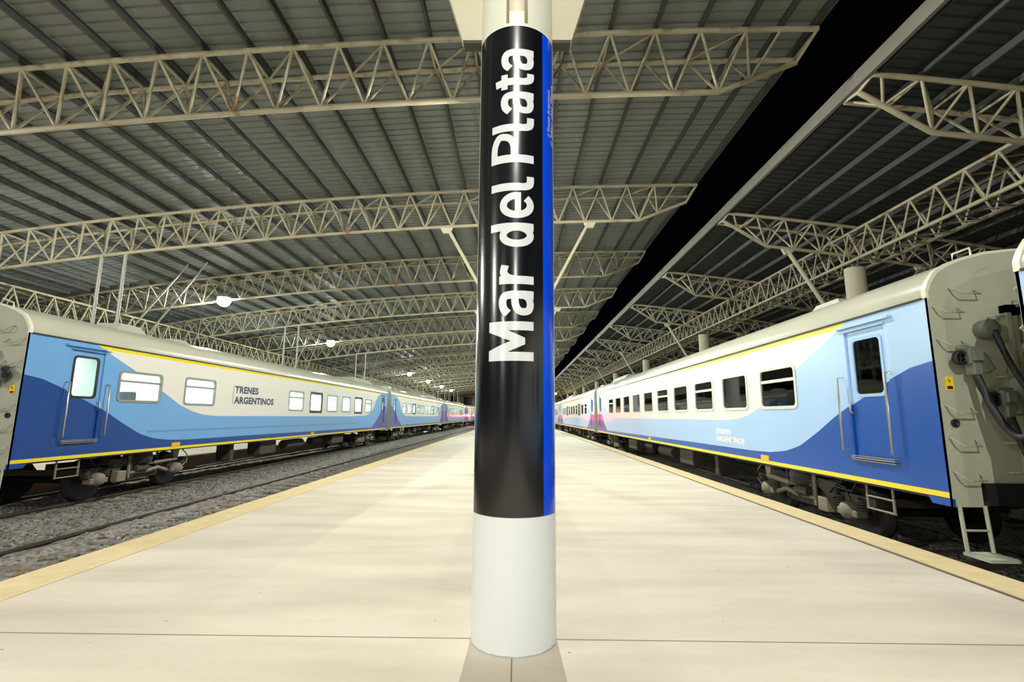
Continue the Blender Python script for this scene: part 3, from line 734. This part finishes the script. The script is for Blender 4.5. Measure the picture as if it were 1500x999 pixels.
def make_car(lab, s, mat, wins, lit, near, frame_mat, doors, wheel_detail=True, textspec=None, small=None, grp=None):
    """s is the side that faces the platform; u runs along local y from the near end (0) to the far end."""
    root = thing('passenger_carriage', lab, 'train carriage', (0, 0, 0), 0, grp)
    x = s * HW
    holes = []
    for (c, wd, z0, z1, bar, st) in wins: holes.append((c - wd / 2 + .045, c + wd / 2 - .045, z0 + .045, z1 - .045))
    DZ0, DZ1 = 1.0, 2.93
    for du in doors: holes.append((du, du + .85, DZ0, DZ1))
    body = side_with_holes(x, holes)
    body.add([(-x, 0, ZB), (-x, CAR_L, ZB), (-x, CAR_L, ZE), (-x, 0, ZE)], [(0, 1, 2, 3)])
    for sx in (-1, 1):     # corner skirts below the yellow line at both ends
        for (a, b_, c_) in ((0, .36, .30), (CAR_L, CAR_L - .36, CAR_L - .30)):
            body.prism([(a, .54), (c_, .54), (b_, .635), (a, .635)], 'x', sx * HW, sx * (HW - .03))
    bo = body.build('body_side', mat, root)
    # underside
    MB().box(-HW + .02, HW - .02, .05, CAR_L - .05, .60, .66).build('underframe', M['black'], root)
    # roof
    r = MB(); n = len(ROOFX)
    r.add([(px, u, pz) for u in (0.06, CAR_L - .06) for px, pz in ROOFX], [(i, i + 1, n + i + 1, n + i) for i in range(n - 1)], True)
    r.build('roof', M['car_roof'], root)
    for e in (0, 1):
        rm = MB(); ua, ub = (0, .07) if e == 0 else (CAR_L - .07, CAR_L)
        big = [(px * 1.008, pz + (.012 if pz > 3.12 else 0)) for px, pz in ROOFX]
        rm.add([(px, u, pz) for u in (ua, ub) for px, pz in big], [(i, i + 1, n + i + 1, n + i) for i in range(n - 1)], True)
        sm_ = [(px * .985, pz - .02) for px, pz in ROOFX]
        rm.add([(px, ua, pz) for px, pz in big] + [(px, ua, pz) for px, pz in sm_], [(i, i + 1, n + i + 1, n + i) for i in range(n - 1)])
        rm.add([(px, ub, pz) for px, pz in big] + [(px, ub, pz) for px, pz in sm_], [(i, i + 1, n + i + 1, n + i) for i in range(n - 1)])
        rm.build('roof_rim', M['rim_pale'], root)
    MB().box(x, x + .02 * s, .07, CAR_L - .1, 3.10, 3.125).build('gutter', M['black'], root, 'thin dark rain gutter')
    for (ua, ub, hw, zt) in ((3.2, 4.5, .40, 3.97), (5.3, 6.4, .42, 3.88), (20.5, 24.6, .85, 3.94)):
        MB().add([(-hw, ua, 3.66), (hw, ua, 3.66), (hw, ub, 3.66), (-hw, ub, 3.66), (-hw * .7, ua + .3, zt), (hw * .7, ua + .35, zt), (hw * .7, ub - .3, zt), (-hw * .7, ub - .3, zt)],
                 [(4, 5, 6, 7), (0, 1, 5, 4), (1, 2, 6, 5), (2, 3, 7, 6), (3, 0, 4, 7)]).build('roof_unit', M['car_end'], root)
    # end walls
    for e in (0, 1):
        u0, u1 = (0, .04) if e == 0 else (CAR_L - .04, CAR_L)
        ew = MB()
        ew.prism([(-HW, 3.11), (-HW, .54), (-HW + .36, .54), (-HW + .36, .82), (HW - .36, .82), (HW - .36, .54), (HW, .54), (HW, 3.11)] + [(px, pz) for px, pz in reversed(ROOFX)][1:-1], 'y', u0 + .002, u1)
        w_ = ew.build('end_wall', M['car_end'], root)
        d_ = -1 if e == 0 else 1; ue = 0 if e == 0 else CAR_L
        g = MB(); g.box(-.62, -.5, ue, ue + d_ * .10, .86, 3.0); g.box(.5, .62, ue, ue + d_ * .10, .86, 3.0); g.box(-.62, .62, ue, ue + d_ * .10, 2.9, 3.05)
        gg = g.build('gangway', M['car_end'], root)
        bl = MB()
        for k in range(5):
            o_ = d_ * (.11 + k * .09); b0, b1 = ue + o_, ue + o_ + d_ * .06
            for (xa, xb, za, zb) in ((-.58, -.48, .9, 2.95), (.48, .58, .9, 2.95), (-.58, .58, 2.85, 2.95), (-.58, .58, .86, .93)): bl.box(xa, xb, b0, b1, za, zb)
        bl.build('bellows', M['bellows'], gg)
        if near and e == 0:
            rung_list = [(.05, .36, 2.95), (.05, .36, 2.53), (.05, .36, 1.70), (.05, .36, 1.31), (.05, .36, .91), (.28, .60, 3.19)]
            for (a, b2, z) in rung_list:
                xa, xb = s * (HW - a), s * (HW - b2)
                MB().tube([(xa, -.0, z + .05), (xa + (xb - xa) * .05, -.09, z), (xa + (xb - xa) * .25, -.10, z - .05), (xa + (xb - xa) * .95, -.10, z - .05), (xb, 0, z + .03)], .011, 6).build('grab_iron', M['car_end'], w_)
            for z in (2.86, 2.55, 2.1, 1.8, 1.3, .95):
                xa, xb = s * (HW - .72), s * (HW - .9)
                MB().tube([(xa, 0, z), (xa, -.06, z), (xb, -.06, z), (xb, 0, z)], .012, 6).build('grab_iron', M['car_end'], w_)
            # connectors, sign, socket
            for (cx, cz, sc_) in ((.33, 2.28, 1.0), (.66, 1.78, .95)):
                xc = s * (HW - cx)
                cn = MB().bbox(xc - .08 * sc_, xc + .08 * sc_, -.20, -.0, cz - .04, cz + .15, .015).bbox(xc - .05, xc + .05, -.21, -.08, cz - .17, cz - .03, .012).bbox(xc - .10, xc + .10, -.16, -.04, cz + .14, cz + .18, .01).bbox(xc + .06, xc + .105, -.17, -.05, cz - .1, cz + .1, .01).box(xc - .05, xc + .05, -.24, -.2, cz + .0, cz + .12)
                rg = MB()
                rg.lathe([(.055, -.10), (.085, -.10), (.09, -.13), (.085, -.16), (.055, -.16), (.05, -.13), (.055, -.10)], (xc + .13 * s, 0, cz + .04), 'y', 20)
                rg.tube([(xc + .13 * s, -.13, cz + .09), (xc + .13 * s, -.13, cz - .01)], .012, 6).tube([(xc + .18 * s, -.13, cz + .04), (xc + .08 * s, -.13, cz + .04)], .012, 6)
                rg.build('coupling_ring', M['rubber'], w_)
                cn.tube([(xc - .1 * s, -.2, cz + .1), (xc - .2 * s, -.2, cz - .1), (xc - .2 * s, -.12, cz - .14), (xc - .02 * s, -.2, cz - .15)], .012, 6)
                cn.build('cable_socket', M['socket'], w_, 'grey jumper cable socket')
            xc = s * (HW - .62); MB().lathe([(.11, -.0), (.12, -.06), (.12, -.14), (.07, -.16), (.02, -.16)], (xc, 0, 2.69), 'y', 18).build('lamp_bracket', M['socket'], w_)
            xc = s * (HW - .135); MB().box(xc - .05, xc + .05, -.008, .0, 1.93, 2.10).build('warning_plate', M['yellow'], w_, 'small yellow warning plate')
            sy = MB().add([(xc - .035, -.0095, 1.945), (xc + .035, -.0095, 1.945), (xc + .035, -.0095, 1.985), (xc - .035, -.0095, 1.985)], [(0, 1, 2, 3)]).add([(xc, -.0095, 2.09), (xc - .018, -.0095, 2.04), (xc + .004, -.0095, 2.045), (xc - .006, -.0095, 2.0), (xc + .02, -.0095, 2.055), (xc - .001, -.0095, 2.052)], [(0, 1, 2, 3, 4, 5)])
            sy.build('warning_symbol', M['black'], w_)
            MB().lathe([(.05, -.0), (.05, -.02), (.035, -.02), (.03, .02), (.001, .02)], (s * (HW - .14), 0, 1.53), 'y', 16).build('tail_socket', M['rubber'], w_)
            MB().tube([(s * (HW - .42), .04, 3.58), (s * (HW - .43), .04, 3.70), (s * (HW - .66), .04, 3.79), (s * (HW - .67), .04, 3.68)], .014, 6).build('roof_handle', M['rim_pale'], root)
            # corner foot step
            xs_ = s * (HW - .06); xt = s * (HW - .36)
            st = MB(); st.tube([(xs_, -.01, .56), (xs_, -.04, .03)], .022, 6); st.tube([(xt, -.01, .56), (xt, -.04, .03)], .022, 6)
            st.tube([(xs_, -.03, .28), (xt, -.03, .28)], .014, 6); st.box(min(xs_, xt) - .02, max(xs_, xt) + .02, -.34, .0, .0, .035)
            st.build('foot_step', M['car_end'], root)
            # buffer beam, coupler, brake hoses
            MB().box(-1.1, 1.1, -.03, .12, .56, .82).build('buffer_beam', M['black'], root)
            hz = MB()
            for xx in (.45, .7): hz.tube([(s * xx, -.05, .66), (s * xx, -.25, .5), (s * xx, -.42, .3), (s * (xx + .05), -.5, .22)], .03, 8)
            hz.build('brake_hose', M['rubber'], root)
        MB().bbox(-.14, .14, ue + d_ * .52, ue + d_ * -.3, .30, .58, .03).build('coupler', M['black'], root)
    # windows
    for (c, wd, z0, z1, bar, st) in wins:
        cz, h = (z0 + z1) / 2, z1 - z0
        fr = ring(rrect(c, cz, wd, h, .11), rrect(c, cz, wd - .12, h - .12, .08), x + .014 * s, x - .03 * s).build('window', M['rubber'] if st == 'dark' else frame_mat, root)
        MB().prism(rrect(c, cz, wd - .10, h - .10, .085), 'x', x - .012 * s, x - .02 * s).build('pane', M['glass_lit'] if lit else M['glass_dark'], fr)
        if bar: MB().box(x + .004 * s, x - .03 * s, c - wd / 2 + .05, c + wd / 2 - .05, z0 + h * .63, z0 + h * .70).build('window_bar', frame_mat, fr)
        if st == 'dark':
            hg = MB()
            for k in range(5):
                uu = c - wd / 2 + wd * (k + .5) / 5
                hg.box(x + .02 * s, x, uu - .1, uu + .1, z1 - .02, z1 + .05); hg.box(x + .02 * s, x, uu - .1, uu + .1, z0 - .05, z0 + .02)
            hg.build('emergency_strip', M['rubber'], fr)
    # doors
    for di, du in enumerate(doors):
        xd = x - .03 * s
        wz0, wz1, wu0, wu1 = 1.93, 2.78, du + .13, du + .72
        rects = [(du, du + .85, DZ0, wz0), (du, du + .85, wz1, DZ1), (du, wu0, wz0, wz1), (wu1, du + .85, wz0, wz1)]
        dm = MB()
        for (a, b2, z0, z1) in rects: dm.add([(xd, a, z0), (xd, b2, z0), (xd, b2, z1), (xd, a, z1)], [(0, 1, 2, 3)])
        dr = dm.build('door', mat, root)
        cz, cu = (wz0 + wz1) / 2, (wu0 + wu1) / 2
        ring(rrect(cu, cz, wu1 - wu0 + .06, wz1 - wz0 + .06, .09), rrect(cu, cz, wu1 - wu0 - .03, wz1 - wz0 - .03, .07), xd + .012 * s, xd - .02 * s).build('door_window_seal', M['rubber'] if lit else M['frame_lightblue'], dr)
        MB().prism(rrect(cu, cz, wu1 - wu0, wz1 - wz0, .07), 'x', xd - .004 * s, xd - .012 * s).build('door_pane', M['glass_lit'] if lit else M['glass_dark'], dr)
        MB().tube([(xd + .02 * s, du + .82, 1.84), (xd + .06 * s, du + .82, 1.80), (xd + .06 * s, du + .82, 1.70), (xd + .02 * s, du + .82, 1.66)], .014, 6).build('door_handle', M['chrome'], dr)
        if near:
            cv = MB(); cv.box(x, x + .05 * s, du - .14, du + 1.0, 2.985, 3.02); cv.box(x, x + .02 * s, du - .02, du + .88, 2.925, 2.94)
            cv.build('door_canopy', mat, root)
            for uu in (du - .03, du + .98):
                q = .07 if uu < du else .05
                MB().tube([(x, uu + .0, 2.22), (x + .09 * s, uu, 2.22), (x + .09 * s, uu, 1.09), (x, uu, 1.09)], .016, 8).build('handrail', M['chrome'], root)
            sp = MB(); sp.box(x, x + .06 * s, du - .01, du + .86, .985, 1.0); sp.box(x, x + .05 * s, du - .01, du + .86, 1.015, 1.025); sp.box(x, x + .05 * s, du - .01, du + .86, .955, .965)
            sp.build('door_sill', M['chrome'], root)
    # yellow jacking tags, boarding ladder
    for uc in (4.42, 13.4):
        MB().box(x, x + .012 * s, uc - .16, uc + .16, .70, .805).build('jacking_tag', M['orange'], root, 'small orange tag on the yellow line')
    if near:
        xl = s * (HW - .1)
        ld_ = MB()
        for uu in (1.08, 1.60): ld_.tube([(xl, uu, .64), (xl, uu, .24)], .018, 6)
        for z in (.25, .43): ld_.tube([(xl, 1.06, z), (xl, 1.62, z)], .016, 6)
        ld_.build('ladder', M['pale_gear'], root)
    # bogies and boxes below
    if wheel_detail:
        make_bogie(root, 3.7, s, True); make_bogie(root, CAR_L - 3.7, s, False)
    xu = s * 1.05
    eq = [('battery_box', 16.4, 18.0, .12, .55, M['under']), ('equipment_case', 9.3, 10.5, .10, .58, M['under']), ('equipment_case', 7.4, 7.6, .05, .62, M['under'])]
    for nme, a, b2, z0, z1, m_ in eq: MB().bbox(xu - .25, xu + .25, a, b2, z0, z1, .03).build(nme, m_, root)
    MB().tube([(xu, 11.6, .34), (xu, 13.2, .34)], .2, 16).build('air_tank', M['under'], root)
    MB().tube([(xu, 14.2, .38), (xu, 15.3, .38)], .16, 16).build('air_tank', M['black'], root)
    MB().tube([(xu + .1 * s, 5.9, .0), (xu + .1 * s, 9.2, .02)], .03, 6).build('pipe', M['under'], root)
    # inside: floor, ceiling, far lining, seats
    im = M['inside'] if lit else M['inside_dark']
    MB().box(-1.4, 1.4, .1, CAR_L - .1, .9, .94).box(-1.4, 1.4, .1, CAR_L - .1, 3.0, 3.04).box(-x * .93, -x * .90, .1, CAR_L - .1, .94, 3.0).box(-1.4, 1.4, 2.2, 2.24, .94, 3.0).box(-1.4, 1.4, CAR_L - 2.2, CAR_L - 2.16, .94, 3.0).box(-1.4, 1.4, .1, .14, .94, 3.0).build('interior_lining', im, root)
    if lit: MB().box(-.18, .18, .4, CAR_L - .4, 2.95, 2.985).build('ceiling_light', M['tube'], root)
    if near:
        for uu in ([5.5 + 1.3 * k for k in range(12)] if not lit else [2.9]):
            for xx in (s * 1.0,):
                st = MB(); st.bbox(xx - .35, xx + .35, uu, uu + .14, 1.2, 2.12, .04); st.bbox(xx - .35, xx + .35, uu, uu + .5, 1.2, 1.35, .04)
                st.build('seat', M['seat'], root)
    # lettering
    if textspec:
        tu, z_hi, size, tm, wd = textspec
        for i, t_ in enumerate(('TRENES', 'ARGENTINOS')):
            me = text_mesh(t_, size, (.014 if s > 0 else .022) * size / .3, 1.06)
            xs = [v.co.x for v in me.vertices]; xw = max(xs) - min(xs)
            full = wd * (1.0 if i else .56)
            for v in me.vertices:
                tt = v.co.x - min(xs); tt = tt / xw * full
                v.co = (x + .003 * s, tu + (tt if s > 0 else -tt), z_hi - i * size * 1.14 - size * .72 + v.co.y) if False else (x + .003 * s, (tu + tt) if s > 0 else (tu - tt), z_hi - size * .72 - i * size * 1.13 + v.co.y)
            me.materials.clear(); me.materials.append(tm)
            link('lettering', me, root)
        ub = tu - .07 * (1 if s > 0 else -1)
        MB().box(x, x + .003 * s, ub - .008, ub + .008, z_hi - size * 2.0, z_hi + size * .1).build('lettering_bar', tm, root)
    return root
M['frame_lightblue'] = simple('door_seal_blue', (150, 186, 226), .4, 0, .05, 3)

RW = [(3.75 + 1.94 * k, 1.38, 1.755, 2.605, k in (0, 2, 4, 9), None) for k in range(10)]
LW = [(2.95, 1.42, 1.85, 2.60, True, None), (5.24, 1.42, 1.83, 2.62, True, None), (11.55, 1.40, 1.74, 2.58, True, None), (13.6, 1.40, 1.72, 2.58, False, 'dark'),
      (15.6, 1.40, 1.74, 2.58, False, None), (17.6, 1.30, 1.74, 2.58, False, None), (19.65, 1.40, 1.72, 2.58, False, 'dark'), (21.6, 1.36, 1.74, 2.58, True, None)]
BW = [(13 + 1.94 * (k - 4.5), 1.38, 1.755, 2.605, k in (0, 3, 6, 9), 'dark' if k in (2, 7) else None) for k in range(10)]
PITCH = 27.1
r1 = make_car('blue and white carriage with dark windows nearest on the right of the platform', -1, LV['ra'], RW, False, True, M['frame_white'], (.78, 24.4), textspec=(6.88, 1.30, .17, M['letter_white'], 1.58))
r1.location = (6.72, 6.07, 0)
r0 = make_car('carriage end at the extreme right edge of the photo, coupled to the near right carriage', 1, LV['ra'], RW, False, True, M['frame_white'], (.78, 24.4))
r0.location = (6.72, 4.97, 0); r0.rotation_euler = (0, 0, PI)
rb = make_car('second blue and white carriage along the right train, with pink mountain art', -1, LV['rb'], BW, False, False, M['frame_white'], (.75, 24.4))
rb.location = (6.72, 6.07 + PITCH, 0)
for k, o_ in ((2, 'third'), (3, 'fourth')):
    c = copy_tree(rb); c.location = (6.72, 6.07 + PITCH * k, 0); c['label'] = '%s blue and white carriage along the right train, far down the platform' % o_
l1 = make_car('blue and white carriage with lit windows nearest on the left, dark lettering on its side', 1, LV['la'], LW, True, True, M['frame_grey'], (.95, 24.5), textspec=(6.98, 2.52, .31, M['letter_blue'], 2.62))
l1.location = (-10.9, 9.05, 0)
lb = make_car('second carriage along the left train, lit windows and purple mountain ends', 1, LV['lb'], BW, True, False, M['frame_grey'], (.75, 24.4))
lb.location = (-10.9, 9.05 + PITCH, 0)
for k, o_ in ((2, 'third'), (3, 'fourth'), (4, 'fifth')):
    c = copy_tree(lb); c.location = (-10.9, 9.05 + PITCH * k, 0); c['label'] = '%s carriage along the left train, towards the red signal' % o_

# jumper cables hanging across the gap between the two right carriages
def cable(lab, p, q, sag, r):
    pts = []
    for i in range(17):
        t = i / 16; v = Vector(p).lerp(Vector(q), t); v.z -= sag * 4 * t * (1 - t); pts.append(v)
    tag(MB().tube(pts, r, 10).build('jumper_cable', M['rubber']), lab, 'cable')
cable('black jumper cable hanging from the upper left socket between the right carriages', (5.55, 5.90, 2.10), (5.62, 5.10, 2.1), .72, .042)
cable('black jumper cable hanging from the round lamp bracket, right of the other cables', (5.86, 5.92, 2.66), (5.9, 5.10, 2.5), .75, .035)
cable('black jumper cable hanging lowest between the right carriages', (5.88, 5.90, 1.60), (5.92, 5.10, 1.6), .80, .042)

# red signal lamp between the left tracks
t = thing('signal_lamp', 'glowing red signal lamp beside the far carriages of the left train', 'signal', (-8.72, 97, -.5))
MB().tube([(0, 0, 0), (0, 0, 2.0)], .05, 8).build('post', M['black'], t)
MB().bbox(-.16, .16, -.1, .1, 1.95, 2.5, .02).build('housing', M['black'], t)
MB().lathe([(.13, -.11), (.10, -.15), (.001, -.17)], (0, 0, 2.25), 'y', 16).build('lens', M['red_lamp'], t)
ld = bpy.data.lights.new('signal_light', 'POINT'); ld.energy = 700; ld.color = (1, .05, .04); ld.shadow_soft_size = .1
l = bpy.data.objects.new('signal_light', ld); COL.objects.link(l); l.parent = t; l.location = (0, -.35, 2.25)
